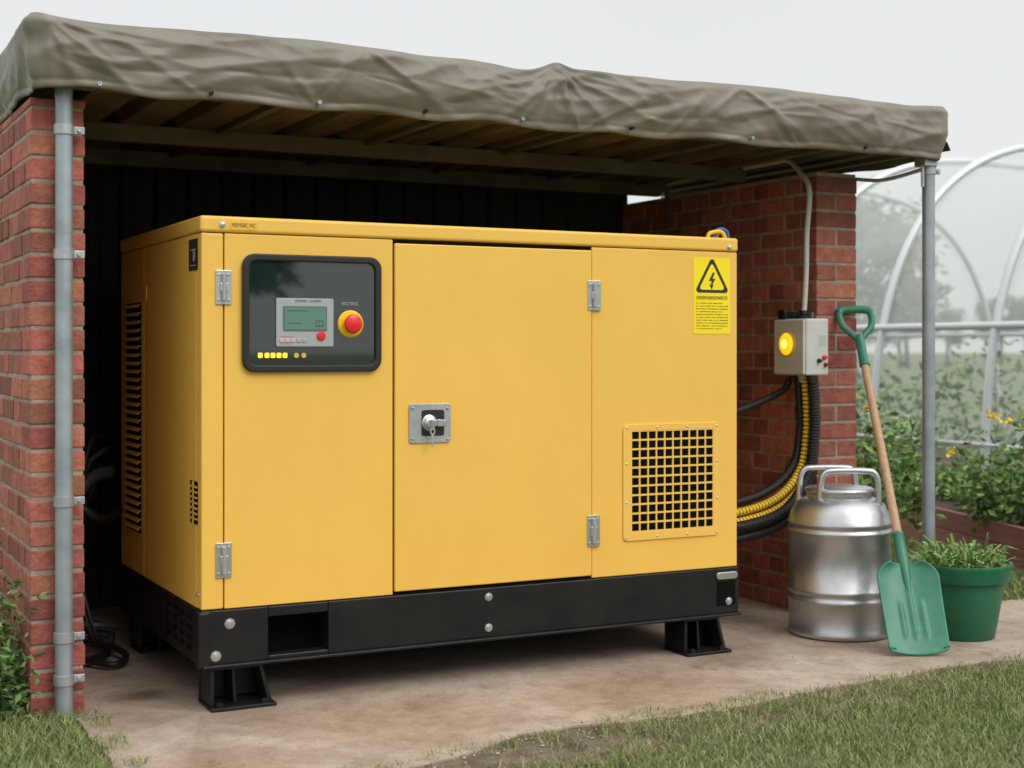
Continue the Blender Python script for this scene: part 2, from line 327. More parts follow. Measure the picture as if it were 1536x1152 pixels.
# ------------------------------------------------------------ tarpaulin
tarp=empty("tarpaulin")
xL,xR,yF,yB=-.495,3.115,.035,2.15
step=.010
def seg(a,b):
    a=Vector(a);b=Vector(b);n=int((b-a).length/step); return [a+(b-a)*i/n for i in range(n)]
rc=.03
pp=seg((xL,yB),(xL,yF+rc))
pp+=[Vector((xL+rc-rc*math.cos(a),yF+rc-rc*math.sin(a))) for a in [math.pi/2*i/5 for i in range(5)]]
iF0=len(pp)
pp+=seg((xL+rc,yF),(xR-rc,yF))
iF1=len(pp)
pp+=[Vector((xR-rc+rc*math.sin(a),yF+rc-rc*math.cos(a))) for a in [math.pi/2*i/5 for i in range(5)]]
pp+=seg((xR,yF+rc),(xR,yB)); pp.append(Vector((xR,yB)))
def px2x(px): return onY(px,100,yF).x
FO=[]
xp=px2x(835)
for dx,v1,am in ((-.46,.7,.012),(-.22,.95,.017),(-.07,1,.020),(.06,.9,.022),(.24,1,.017),(.42,.75,.013)): FO.append((xp,.03,xp+dx,v1,.011,am))
xc=xL
for dx,v1,am in ((.02,1,.018),(.10,1,.017),(.26,.95,.014),(.5,.6,.012),(.75,.35,.010)): FO.append((xc+.03,.02,xc+dx+.03,v1,.010,am))
for px,dx,am in ((545,.32,.013),(545,-.2,.010),(1110,.34,.014),(1110,-.25,.010),(1290,.12,.010)): FO.append((px2x(px),.05,px2x(px)+dx,.9,.012,am))
for px,dx,am in ((300,-.24,.010),(480,.12,.012),(480,-.16,.011),(780,.1,.012),(870,-.1,.016),(880,.3,.011),(1000,.16,.010),(1200,-.2,.010),(1330,.1,.010)): FO.append((px2x(px),.95,px2x(px)+dx,.25,.011,am))
rf=random.Random(21)
for k in range(34):
    x0_=rf.uniform(xL,xR-.2); v0=rf.uniform(.08,.8); L_=rf.uniform(.12,.55); FO.append((x0_,v0,x0_+L_,min(.98,max(.05,v0+rf.uniform(-.35,.35))),rf.uniform(.006,.011),rf.uniform(.004,.008)*rf.choice((1,1,-1))))
HG=.235
def fold(x,v):
    s=0
    for x0,v0,x1,v1,w,am in FO:
        if x<min(x0,x1)-.12 or x>max(x0,x1)+.12: continue
        ax,ay=x0,v0*HG; bx,by=x1,v1*HG; dx,dy=bx-ax,by-ay; L2=dx*dx+dy*dy
        t=((x-ax)*dx+(v*HG-ay)*dy)/L2
        tt=min(1,max(0,t)); d=math.hypot(x-ax-dx*tt,v*HG-ay-dy*tt); ww=w*(.6+1.3*tt)
        if d<ww*4: s+=am*math.exp(-(d/ww)**1.3)*(1-.6*tt)*min(1,.3+tt*6)
    return s
rows=34; V=[];F=[]; NP=len(pp)
inner=[(.45,-.06),(.25,-.025),(.1,-.008)]
for i,p in enumerate(pp):
    a=pp[max(0,i-1)];b=pp[min(NP-1,i+1)]; t=(b-a).normalized(); nr=Vector((t.y,-t.x))
    front=iF0<=i<iF1
    sx=p.x if front else (p.x+(-p.y if p.x<1 else p.y))
    zt=2.126+.014*noise.noise(Vector((sx*1.6,0,0)))+.006*noise.noise(Vector((sx*6,4,0)))
    if front: zt+=.017*math.exp(-((p.x-xp)/.05)**2)-.016*math.exp(-((p.x-xp+.14)/.08)**2)
    dl=min((p-Vector((xL,yF))).length,2); zt+=.010*math.exp(-(dl/.09)**2)
    zb=1.914+.007*math.sin(sx*2*math.pi/.46)+.011*noise.noise(Vector((sx*4,9,0)))-(.012*math.exp(-((p.x-xp-.1)/.12)**2) if front else 0)
    for ins,dz in inner:
        q=p-nr*ins; q.x=min(max(q.x,xL+.01),xR-.01); V.append((q.x,q.y,zt+dz))
    for r in range(rows+1):
        v=r/rows; z=zt+(zb-zt)*v
        d=.008+.014*math.sin(min(1,v*1.1)*math.pi)-.018*v*v
        n1=noise.noise(Vector((sx*1.7+z*2,z*3.5,1))); n2=noise.noise(Vector((sx*4-z*7,z*8,5))); n3=noise.noise(Vector((sx*9+z*12,z*10,2)))
        d+=.024*n1+.022*(.25-abs(n2))+.008*(.2-abs(n3))
        d+=fold(p.x,v) if front else .006*max(0,math.sin(sx*13+z*14))**3
        if v<.10: d*=.25+.75*v/.10
        if .86<v<.89: d-=.003
        if r==rows: d-=.004
        V.append((p.x+nr.x*d,p.y+nr.y*d,z))
M=len(inner)+rows+1
for i in range(NP-1):
    for r in range(M-1): F.append((i*M+r,i*M+r+1,(i+1)*M+r+1,(i+1)*M+r))
mk("canvas_valance",V,F,TARP,tarp,smooth=True,solid=.003)
V=[];F=[];nx,ny=60,36
for j in range(ny+1):
    for i in range(nx+1):
        x=xL+.05+(xR-xL-.1)*i/nx; y=yF+.05+(yB-yF-.05)*j/ny; V.append((x,y,2.098+.015*noise.noise(Vector((x*2,y*2,0)))-.015*math.sin(x*6)**2))
for j in range(ny):
    for i in range(nx): a=j*(nx+1)+i; F.append((a,a+1,a+nx+2,a+nx+1))
mk("canvas_top",V,F,TARP,tarp,smooth=True)
for k,px in enumerate((150,318,480,640,785,950,1130,1300)):
    p=onY(px,150,yF-.012); lathe_ax(f"grommet_{k}",(p.x,yF-.012,1.934),(0,1,0),[(.003,.003),(.003,0),(.0065,0),(.0065,.02)],BLK if k%2 else STEEL,tarp,12)
clut=empty("hose_bundle")
tube("exhaust_hose",[(-.02,1.22,.66),(-.10,1.18,.64),(-.18,1.15,.57),(-.25,1.2,.52),(-.30,1.3,.5)],.026,HOSE,clut)
tube("exhaust_hose_b",[(-.02,1.1,.52),(-.10,.98,.50),(-.18,.95,.55),(-.28,1.05,.62)],.018,RUB,clut)
for k in range(5):
    tube(f"hose_{k}",[(-.03,1.20+k*.05,.80-k*.05),(-.13,1.1+k*.06,.76-k*.09),(-.2,.95+k*.08,.4),(-.15,.85+k*.1,.1),(-.06,1.0,.03+.01*k)],.010,HOSE if k%2 else RUB,clut)
tube("loop_hose",[(-.24,.9,.03),(-.12,.72,.02),(-.05,.85,.03),(-.14,1.05,.05),(-.24,.95,.06),(-.22,.8,.03),(-.1,.9,.02)],.012,RUB,clut)
tube("loop_hose_b",[(-.28,1.0,.12),(-.15,.85,.14),(-.05,1.0,.10),(-.14,1.15,.12),(-.26,1.05,.08)],.010,HOSE,clut)

# ------------------------------------------------------------ generator
G=empty("diesel_generator"); WX=2.04; DY=1.14; Z0=.313; Z1=1.547
box("cabinet_core",.012,WX-.012,.014,DY-.012,Z0,Z1-.03,SEAM,G)
x335=ft(336,600)[0]; x590=ft(590,600)[0]; x887=ft(887,600)[0]; zr=Z1-.052
g=.0018
box("corner_panel",0,x335-g,0,.06,Z0+.002,zr-.002,YEL,G,.006,4)
box("left_door",x335+g,x590-g,.0,.03,Z0+.002,zr-.002,YEL,G,.003,3)
box("center_door",x590+g*2,x887-g,-.006,.03,Z0+.012,zr-.014,YEL,G,.004,3)
box("center_door_shadow_gap",x590,x887,.006,.03,Z0+.003,zr-.003,HOLE,G)
box("right_panel",x887+g,WX,0,.06,Z0+.002,zr-.002,YEL,G,.004,3)
box("roof_lid",-.004,WX+.004,-.004,DY+.004,zr+.001,Z1,YEL,G,.010,4)
yS=lf(216,600)[0]
box("side_panel_a",0,.02,.0605,yS-.002,Z0+.002,zr-.002,YEL,G,.003)
box("side_panel_b",0,.02,yS+.002,DY,Z0+.002,zr-.002,YEL,G,.003)
box("side_panel_right",WX-.02,WX,.0605,DY,Z0+.002,zr-.002,YEL,G,.003)
box("rear_panel",.021,WX-.021,DY-.02,DY,Z0+.002,zr-.002,YEL,G,.003)
ya,_=lf(212,455); yb,_=lf(190,795)
zt_=onX(200,455,0).z; zb_=onX(200,795,0).z
box("louvre_recess",-.001,.01,ya,yb,zb_,zt_,HOLE,G)
V=[];F=[];ns=28
for k in range(ns):
    z=zb_+(zt_-zb_)*(k+.5)/ns; h=(zt_-zb_)/ns
    o=len(V); V+=[(-.001,ya,z+h*.30),(-.001,yb,z+h*.30),(-.012,yb,z-h*.05),(-.012,ya,z-h*.05),(-.012,ya,z-h*.12),(-.012,yb,z-h*.12)]; F+=[(o,o+1,o+2,o+3),(o+3,o+2,o+5,o+4)]
mk("louvre_slats",V,F,YEL,G,solid=.0012)
yc,zc=lf(297,723); yd,zd=lf(286,783)
box("small_vent",-.002,.01,yc,yd,zd,zc,HOLE,G)
boxes("small_vent_bars",[(-.006,-.0025,yc,yd,zd+(zc-zd)*k/8-.0025,zd+(zc-zd)*k/8+.0025) for k in range(1,8)]+[(-.006,-.0025,(yc+yd)/2-.004,(yc+yd)/2+.004,zd,zc)],YEL2,G)
ye,ze=lf(297,357); yf_,zf=lf(284,407)
plate("side_label",rr(ye,yf_,zf,ze,.004),-.002,.0,INK,G,axis='X')
boxes("side_label_marks",[(-.003,-.0022,ye+.02,yf_-.02,ze-.035,ze-.032),(-.003,-.0022,ye+.03,ye+.037,ze-.07,ze-.035),(-.003,-.0022,ye+.045,ye+.05,ze-.07,ze-.035),(-.003,-.0022,ye+.02,yf_-.02,ze-.085,ze-.082)],GREYP,G)
yk,zk=lf(219,440); plate("side_keyhole",rr(yk-.015,yk+.02,zk-.03,zk+.03,.01),-.003,0,YST,G,axis='X')
lathe_ax("side_rivet",(0,.04,lf(294,890)[1]),(-1,0,0),[(.008,0),(.008,.002),(.004,.005),(0,.006)],CHR,G,12)
def hinge(i,px0,px1,py0,py1,yf):
    x0,z1=ft(px0,py0); x1,z0=ft(px1,py1); xm=(x0+x1)/2
    plate(f"hinge_{i}_leaf",rr(x0,x1,z0,z1,.004),yf-.004,yf+.004,CHR,G,.001)
    cyl(f"hinge_{i}_knuckle",(xm,yf-.009,z0+.012),(xm,yf-.009,z1-.012),.0085,STEEL,G,14)
    box(f"hinge_{i}_block",xm-.012,xm+.012,yf-.012,yf-.003,z0+.04,z1-.04,CHR,G,.002)
    for a in (x0+.009,x1-.009):
        for b in (z0+.014,z1-.014): lathe_ax(f"hinge_{i}_screw",(a,yf-.0035,b),(0,-1,0),[(.005,0),(.005,.002),(.002,.003)],STEEL,G,10)
hinge(1,323,347,405,457,-.001); hinge(2,323,347,815,866,-.001); hinge(3,880,900,421,466,-.005); hinge(4,879,898,773,819,-.005)
def screw(name,px,py,y=0.,r=.009,m=CHR):
    x,z=ft(px,py); lathe_ax(name,(x,y,z),(0,-1,0),[(r*1.25,0),(r*1.25,.002),(r*.9,.0022),(r*.85,.007),(r*.3,.008)],m,G,8 if r>.01 else 12,smooth=False)
screw("lid_screw_1",333,337,-.004,.009); screw("lid_screw_2",1093,371,-.004,.008)
x0,z1=ft(344,333); x1,z0=ft(386,346); plate("lid_label",rr(x0,x1,z0,z1,.003),-.0052,-.003,LBL,G)
text("lid_label_text","MEMSBC MC",((x0+x1)/2,-.0058,(z0+z1)/2+.002),.018,mat("label_brown",(.22,.11,.015),.6),G,sx=.78)
x0,z1=ft(362,380); x1,z0=ft(570,557)
Po=rr(x0,x1,z0,z1,.040,8); Pi=rr(x0+.022,x1-.022,z0+.022,z1-.022,.026,8)
ringplate("window_gasket",Po,Pi,-.018,.0,RUB,G,.005)
plate("window_glass",rr(x0+.015,x1-.015,z0+.015,z1-.015,.03,8),-.008,-.001,GLASS,G)
a,zb1=ft(412,447); b,za1=ft(498,520); plate("controller_body",rr(a,b,za1,zb1,.005),-.016,-.0085,GREYP,G,.002)
a2,zc1=ft(424,461); b2,zd1=ft(486,495); plate("controller_bezel",rr(a2-.004,b2+.004,zd1-.004,zc1+.004,.003),-.0175,-.0155,mat("bezel",(.12,.14,.14),.4),G)
box("lcd_screen",a2,b2,-.0185,-.017,zd1,zc1,LCD,G)
DKT=mat("lcd_ink",(.02,.06,.05),.5)
u=lambda t:a2+(b2-a2)*t
boxes("lcd_segments",[(u(.08),u(.55),-.019,-.0187,zc1-.012,zc1-.010),(u(.08),u(.4),-.019,-.0187,zd1+.02,zd1+.022),(u(.75),u(.93),-.019,-.0187,zd1+.01,zd1+.012),(u(.75),u(.93),-.019,-.0187,zd1+.028,zd1+.030),(u(.75),u(.765),-.019,-.0187,zd1+.012,zd1+.028),(u(.915),u(.93),-.019,-.0187,zd1+.012,zd1+.028),(u(.83),u(.84),-.019,-.0187,zd1+.012,zd1+.028)],DKT,G)
text("controller_text","DZONS   I-UOMM",((a+b)/2+.01,-.0163,zb1-.009),.011,INK,G)
KEYM=mat("key",(.5,.46,.46),.5)
for k in range(5):
    xx=a+.018+k*.019; plate(f"controller_key_{k}",rr(xx-.007,xx+.007,za1+.014,za1+.026,.003),-.019,-.0155,KEYM if k<3 else GREYP,G,.001)
boxes("controller_red_print",[(a+.012,a+.052,-.0163,-.0159,za1+.0075,za1+.0095),(a+.012,a+.060,-.0163,-.0159,za1+.031,za1+.0325)],RED,G)
xb,zb2=ft(479,504); lathe_ax("controller_stop_key",(xb,-.0155,zb2),(0,-1,0),[(.015,0),(.015,.004),(.012,.007),(0,.008)],RED,G,20)
xe,ze2=ft(524,486); lathe_ax("emergency_stop_ring",(xe,-.008,ze2),(0,-1,0),[(.0445,0),(.0445,.004),(.040,.009),(.026,.010)],YST,G,32)
lathe_ax("emergency_stop_button",(xe,-.017,ze2),(0,-1,0),[(.022,0),(.022,.010),(.029,.013),(.031,.020),(.028,.026),(.018,.0295),(0,.031)],RED,G,32)
text("stop_text","RIOTERZ.",(xe,-.0085,ft(524,456)[1]),.014,GREYP,G)
for k,px in enumerate((389,399,408,417,426)):
    xx,zz=ft(px,533); plate(f"led_{k}",rr(xx-.0072,xx+.0072,zz-.008,zz+.008,.003),-.0115,-.0085,LEDM,G)
for k,px in enumerate((443,454)):
    xx,zz=ft(px,533); plate(f"led_dim_{k}",rr(xx-.008,xx+.008,zz-.008,zz+.008,.0075),-.0115,-.0085,LEDO,G)
# lock
x0,z1=ft(612,606); x1,z0=ft(674,663); yy=-.006
plate("latch_plate",rr(x0,x1,z0,z1,.010),yy-.006,yy,STEEL,G,.0015)
a,c=ft(630,615); b,d=ft(664,653); plate("latch_recess",rr(a,b,d,c,.008),yy-.0068,yy-.004,mat("recess_dark",(.03,.03,.033),.4,.3),G)
xm,zm=ft(641,634)
lathe_ax("lock_barrel",(xm,yy-.006,zm),(0,-1,0),[(.027,0),(.027,.005),(.022,.007),(.021,.016),(.014,.018),(.012,.020)],CHR,G,28)
plate("latch_handle",[(xm-.006,zm+.010),(xm+.030,zm+.012),(xm+.056,zm+.010),(xm+.060,zm),(xm+.056,zm-.012),(xm+.03,zm-.012),(xm-.006,zm-.008)],yy-.026,yy-.016,STEEL,G,.003)
box("handle_rib",xm+.024,xm+.030,yy-.030,yy-.024,zm-.012,zm+.012,CHR,G,.001)
box("key_blade",xm-.002,xm+.003,yy-.042,yy-.022,zm-.014,zm+.012,CHR,G,.001)
ringplate("key_bow",[(xm+.010*math.cos(t)+.002,zm-.026+.014*math.sin(t)) for t in [i*math.pi/8 for i in range(16)]],[(xm+.005*math.cos(t)+.002,zm-.028+.006*math.sin(t)) for t in [i*math.pi/8 for i in range(16)]],yy-.034,yy-.031,CHR,G)
box("key_tail",xm-.002,xm+.005,yy-.034,yy-.030,zm-.080,zm-.039,CHR,G,.001)
for p in ((617,612),(669,612),(617,658),(669,658)): screw("latch_screw",*p,y=yy-.0055,r=.0035,m=STEEL)
# sticker
x0,z1=ft(1040,386); x1,z0=ft(1095,501); xm=(x0+x1)/2
plate("warning_sticker",rr(x0,x1,z0,z1,.004),-.0015,.001,YSIGN,G)
zt=z1-.010; zb3=ft(1068,437)[1]
def tri(s,cz,cx=xm,n=4):
    P=[];  cen=Vector((cx,cz))
    for k in range(3):
        a=math.radians(90+120*k); c=cen+Vector((math.cos(a),math.sin(a)))*s*.86
        for j in range(n+1):
            b=a-math.radians(60)+math.radians(120)*j/n; P.append((c.x+math.cos(b)*s*.14,c.y+math.sin(b)*s*.14))
    return P
hh=(zt-zb3)/1.43; cz=zb3+hh*.5
ringplate("warning_triangle",tri(hh,cz),tri(hh*.76,cz),-.0022,-.0012,INK,G)
bolt=[(.05,.42),(-.20,-.02),(-.02,-.02),(-.08,-.24),(-.18,-.20),(-.02,-.46),(.10,-.18),(.0,-.22),(.22,.10),(.03,.10),(.17,.42)]
plate("lightning_bolt",[(xm+a*hh*.9,cz+b*hh*.9) for a,b in bolt],-.0022,-.0012,INK,G)
zz=ft(1068,447)[1]; text("sticker_heading","EANESMABENONIREOS",(xm,-.0019,zz),.0185,INK,G,sx=.72)
INK2=mat("ink_brown",(.12,.085,.01),.6)
bx=[];z=ft(1068,455)[1]
rl=random.Random(3)
while z>z0+.012:
    x=x0+.010; end=x1-.010-(.05*rl.random() if rl.random()<.35 else 0)
    while x<end:
        l=rl.uniform(.003,.007); bx.append((x,min(x+l,end),-.0019,-.0014,z-.0020*rl.uniform(.6,1),z+.0015)); x+=l+(.0012 if rl.random()<.75 else .005)
    z-=.0105
boxes("sticker_small_print",bx,INK2,G)
# grille
x0,z1=ft(934,634); x1,z0=ft(1078,810); a=ft(946,700)[0]; b=ft(1069,700)[0]
c=(ft(946,646)[1]+ft(1069,643)[1])/2; d=(ft(946,798)[1]+ft(1069,790)[1])/2
zg1=(ft(934,638)[1]+ft(1078,632)[1])/2; zg0=(ft(934,812)[1]+ft(1078,802)[1])/2
ringplate("grille_frame",rr(x0,x1,zg0,zg1,.018),[(min(max(p,a),b),min(max(q,d),c)) for p,q in rr(x0,x1,zg0,zg1,.018)],-.006,0,YEL2,G,.0015)
box("grille_dark",a,b,-.0008,.002,d,c,HOLE,G)
nc,nr_=10,11; bars=[]
for k in range(0,nc+1):
    x=a+(b-a)*k/nc; bars.append((max(a,x-.0030),min(b,x+.0030),-.0050,-.0012,d,c))
for k in range(0,nr_+1):
    z=d+(c-d)*k/nr_; bars.append((a,b,-.0056,-.0014,max(d,z-.0034),min(c,z+.0034)))
boxes("grille_bars",bars,YEL2,G)
for t in range(4):
    for s in (0,1):
        X=x0+.014+(x1-x0-.028)*t/3; Z=(zg0+.012) if s==0 else zg1-.012
        lathe_ax("grille_rivet",(X,-.006,Z),(0,-1,0),[(.0045,0),(.004,.0015),(0,.003)],CHR,G,10)
for t in range(1,3):
    for s in (0,1):
        X=x0+.013 if s==0 else x1-.012; Z=zg0+(zg1-zg0)*(.33*t)
        lathe_ax("grille_rivet",(X,-.006,Z),(0,-1,0),[(.0045,0),(.004,.0015),(0,.003)],CHR,G,10)
p=onY(1080,352,.03)
tube("top_strap",[(p.x-.05,.04,Z1),(p.x-.04,.04,Z1+.018),(p.x,.04,Z1+.026),(p.x+.02,.04,Z1+.02),(p.x+.03,.04,Z1)],.008,YCAB,G,8,8)
tube("top_wire",[(p.x-.02,.05,Z1),(p.x-.01,.05,Z1+.024),(p.x+.02,.05,Z1+.036),(p.x+.045,.05,Z1+.026),(p.x+.05,.05,Z1)],.008,BLUE,G,8,8)
tube("top_wire_b",[(p.x+.0,.06,Z1),(p.x+.02,.06,Z1+.03),(p.x+.05,.06,Z1+.03),(p.x+.06,.06,Z1)],.007,YCAB,G,8,8)
box("top_lug",p.x-.03,p.x+.045,.07,.12,Z1,Z1+.024,BLK,G,.006)
# skid
ZB=.142; xa=ft(402,950)[0]; xb_=ft(492,950)[0]
boxes("skid_frame",[(-.004,xa,-.004,.05,ZB,Z0),(xa,xb_,-.0035,.05,ZB,ft(447,978)[1]),(xa,xb_,-.0035,.05,ft(447,921)[1],Z0-.0005),(xb_,WX+.004,-.004,.05,ZB+.0005,Z0),(-.004,.05,.0505,DY,ZB,Z0),(WX-.05,WX+.004,.0505,DY,ZB,Z0),(.05,WX-.05,DY-.05,DY,ZB,Z0)],BLK,G,.004)
box("skid_bottom_lip",.0,WX+.006,-.022,.04,ZB-.008,ZB+.002,BLK,G,.003)
box("skid_floor",.05,WX-.05,.05,DY-.05,Z0-.03,Z0-.002,HOLE,G)
box("pocket_back",xa-.01,xb_+.01,.12,.13,ZB,Z0-.04,HOLE,G)
boxes("pocket_cheeks",[(xa-.006,xa,.05,.4,ZB,Z0-.031),(xb_,xb_+.006,.05,.4,ZB,Z0-.031)],BLK,G)
box("skid_left_endplate",-.012,.025,-.012,.03,ZB-.006,Z0-.004,BLK,G,.004)
x0,_=ft(1074,880); x1,_=ft(1102,880)
box("skid_end_recess",x0,x1,-.0045,0,ZB+.03,Z0-.05,HOLE,G)
xh0,zh=ft(1073,864); xh1,_=ft(1104,862); plate("skid_handle",rr(xh0,xh1,zh-.013,zh+.013,.012),-.012,-.003,CHR,G,.002)
for px,py,r in ((344,935,.014),(323,984,.014),(732,895,.012),(732,941,.012),(1092,901,.012)): screw("skid_bolt",px,py,-.004,r)
for k in range(4):
    for j in range(4): box(f"skid_side_vent",-.006,-.002,.10+k*.09,.15+k*.09,.175+j*.032,.19+j*.032,HOLE,G)
def foot(name,x0,x1,y0,y1):
    zt=ZB-.008; o=.035
    V=[];F=[]
    def prism(P,ya,yb):
        n=len(P);b=len(V); V.extend([(a,ya,z) for a,z in P]+[(a,yb,z) for a,z in P]); F.append(tuple(range(b,b+n))); F.append(tuple(range(b+2*n-1,b+n-1,-1)))
        for i in range(n): F.append((b+i,b+i+n,b+(i+1)%n+n,b+(i+1)%n))
    prism([(x0,zt),(x1,zt),(x1,zt-.01),(x0,zt-.01)],y0,y1)
    prism([(x0-.0,0.001),(x1+o,0.001),(x1+o,.012),(x0-.0,.012)],y0-.03,y1)
    prism([(x0+.004,.0125),(x0+.016,.0125),(x0+.016,zt-.0105),(x0+.004,zt-.0105)],y0,y1-.01)
    prism([(x1+.015,.0125),(x1+.029,.0125),(x1-.002,zt-.0105),(x1-.014,zt-.0105)],y0,y1-.01)
    xm=(x0+x1)/2; prism([(xm-.004,.0125),(xm+.006,.0125),(xm+.0,zt-.0105),(xm-.01,zt-.0105)],y0+.02,y1-.01)
    prism([(x0,.0125),(x1+o-.01,.0125),(x1,zt-.0105),(x0,zt-.0105)],y1-.0095,y1)
    recalc(mk(name,V,F,BLK,G,bevel=.002))
    for a in (x0+.03,x1+.0): lathe_ax(name+"_bolt",(a,y0-.013,.0125),(0,0,1),[(.012,0),(.012,.01),(.006,.013)],BLK,G,6,smooth=False)
foot("foot_1",.025,.20,.0,.13); foot("foot_2",1.80,1.96,.0,.13); foot("foot_3",.025,.20,.98,1.10); foot("foot_4",1.80,1.96,.98,1.10)

# ------------------------------------------------------------ electrical box
eb=empty("electrical_box")
bx0,bx1,by0,by1,bz0,bz1=2.62,2.751,.33,.535,1.021,1.258
box("enclosure",bx0+.012,bx1,by0,by1,bz0,bz1,BOXP,eb,.008,3)
box("enclosure_door",bx0,bx0+.0115,by0+.004,by1-.004,bz0+.004,bz1-.004,BOXP,eb,.005,3)
p=onX(1181,516,bx0); lathe_ax("lamp_lens",(bx0,p.y,p.z),(-1,0,0),[(.046,0),(.046,.006),(.038,.014),(.020,.018),(0,.019)],[LAMP,LAMP2],eb,32,idx=[0,0,0,1,1])
lathe_ax("lamp_rim",(bx0,p.y,p.z),(-1,0,0),[(.052,0),(.052,.005),(.0465,.008),(.0465,0)],YST,eb,32)
for px,py,m,r in ((1236,536,RED,.009),(1228,541,BLK,.008),(1238,547,mat("darkred",(.2,.02,.02),.4),.008)):
    q=onY(px,py,by0); lathe_ax("button",(q.x,by0,q.z),(0,-1,0),[(r*1.2,0),(r*1.2,.004),(r,.005),(r*.9,.014),(0,.016)],m,eb,16)
q=onY(1234,512,by0); boxes("rating_marks",[(q.x-.022,q.x+.018,by0-.001,by0+.001,q.z+.02-k*.009,q.z+.023-k*.009) for k in range(5)],GREYP,eb)
box("mount_rail",2.745,2.753,.43,.50,bz0-.03,bz1+.03,STEEL,eb,.002)
for k,y in enumerate((.36,.42,.48)): lathe_ax(f"gland_{k}",(2.685,y,bz0),(0,0,-1),[(.02,-.002),(.02,.016),(.015,.018),(.015,.03)],RUB if k!=1 else GREYP,eb,12)
lathe_ax("top_gland",(2.69,.42,bz1-.004),(0,0,1),[(.03,0),(.03,.02),(.018,.026),(.016,.04)],BLK,eb,14)
box("top_clip",2.63,2.71,.47,.52,bz1-.002,bz1+.04,BLK,eb,.008)
cd=[onX(1000,276,2.738),onX(1090,257,2.738),onX(1165,243,2.738),onX(1182,241,2.735),onX(1200,258,2.72),onX(1214,285,2.70)]
cd=[*cd,Vector((2.692,.40,1.62)),Vector((2.692,.405,1.45)),Vector((2.69,.415,1.30)),Vector((2.69,.42,1.26))]
tube("power_conduit",cd,.011,WHT,eb,10,12)
pv=onX(1001,282,2.738); cyl("wall_conduit",(2.738,pv.y,pv.z),(2.738,pv.y,1.3),.008,HOSE,eb,10)
cb=empty("power_cables")
def corr(name,pts,r,mats,pitch=.013,yel=False):
    P=resample(spline(pts,24),pitch/4)
    sweep(name,P,lambda i:r*(1.0 if i%4 in(0,1) else .84),mats,cb,14,(lambda i:1 if i%4 in (0,1,3) else 0) if yel else None,smooth=False)
def pth(dy,dz,dx=0): return [(2.69+dx,.42+dy,1.015),(2.70+dx,.42+dy,.9),(2.70+dx,.42+dy,.78),(2.66+dx,.41+dy,.63+dz*.5),(2.52+dx*.5,.37+dy,.525+dz),(2.32,.34+dy,.475+dz),(2.02,.32+dy,.46+dz)]
corr("cable_black",pth(-.050,-.050,.005),.022,[RUB])
corr("cable_yellow",pth(-.008,0),.0165,[RUB,YCAB],.018,True)
corr("cable_black_inner",pth(.028,.035,-.008),.018,[RUB])
corr("cable_yellow_inner",pth(-.015,-.035,.03),.014,[RUB,YCAB],.018,True)
corr("cable_black_lower",pth(-.03,-.10,.03),.020,[RUB])
corr("cable_side",[(2.68,.50,1.0),(2.66,.52,.955),(2.5,.5,.90),(2.3,.45,.865),(2.03,.4,.875)],.015,[RUB])

# ------------------------------------------------------------ milk can
mc=empty("milk_can"); cx,cy=2.596,.078
prof=[(.192,.0),(.200,.006),(.203,.02),(.198,.03),(.199,.135),(.205,.140),(.205,.150),(.199,.155),(.199,.172),(.205,.177),(.205,.187),(.199,.192),(.199,.400),(.205,.405),(.205,.415),(.199,.420),(.199,.432),(.204,.437),(.203,.446),(.197,.458),(.19,.485),(.172,.515),(.145,.535),(.128,.542),(.128,.556),(.134,.560),(.134,.574),(.126,.580),(.06,.588),(0,.590)]
lathe_ax("can_body",(cx,cy,.002),(0,0,1),prof,ALU,mc,72).modifiers[0].split_angle=math.radians(60)
fwd=Vector((FW.x,FW.y,0)); rt=Vector((R.x,R.y,0)); c0=Vector((cx,cy,0))
for k,(off,sh_) in enumerate(((-.085,.02),(.075,-.03))):
    a=c0+fwd*off+rt*sh_
    pts=[a-rt*.118+Vector((0,0,.50)),a-rt*.112+Vector((0,0,.60)),a-rt*.098+Vector((0,0,.642)),a-rt*.06+Vector((0,0,.652)),a+rt*.06+Vector((0,0,.652)),a+rt*.098+Vector((0,0,.642)),a+rt*.112+Vector((0,0,.60)),a+rt*.118+Vector((0,0,.50))]
    tube(f"can_handle_{k}",pts,.0125,ALU,mc,8,12)

# ------------------------------------------------------------ shovel
sh=empty("garden_shovel"); T0=Vector((2.565,-.408,.004)); T1=Vector((2.925,.375,1.30))
ax=(T1-T0).normalized(); Ls=(T1-T0).length; w=(rt-ax*rt.dot(ax)).normalized(); nn=w.cross(ax).normalized()
if nn.dot(FW)>0: nn=-nn
def sp_(a,b,c): return T0+w*a+ax*b+nn*c
BL=.36; nu,nv=40,48; V=[];F=[]
for j in range(nv+1):
    t=j/nv; s=BL*t
    hw=.112+.006*t
    if t>.80: hw=.118*math.sqrt(max(0,1-((t-.80)/.22)**2))*.86+.118*.14
    if t<.08: hw*=.90+.10*math.sqrt(1-((.08-t)/.08)**2)
    for i in range(nu+1):
        a=-1+2*i/nu; x=a*hw
        c=.030*abs(a)**2.2*(.5+.5*t)+.02*(t)**2
        rib=0
        for rx,te in ((-.040,.62),(0,.85),(.040,.62)):
            if .15<t<te: rib+=.008*math.exp(-((x-rx)/.007)**2)*min(1,(te-t)/.1,(t-.15)/.1)
        V.append(sp_(x,s+(.012*a*a if t<.05 else 0),c+rib))
for j in range(nv):
    for i in range(nu): q=j*(nu+1)+i; F.append((q,q+1,q+nu+2,q+nu+1))
mk("shovel_blade",V,F,GRN2,sh,smooth=True,solid=.005)
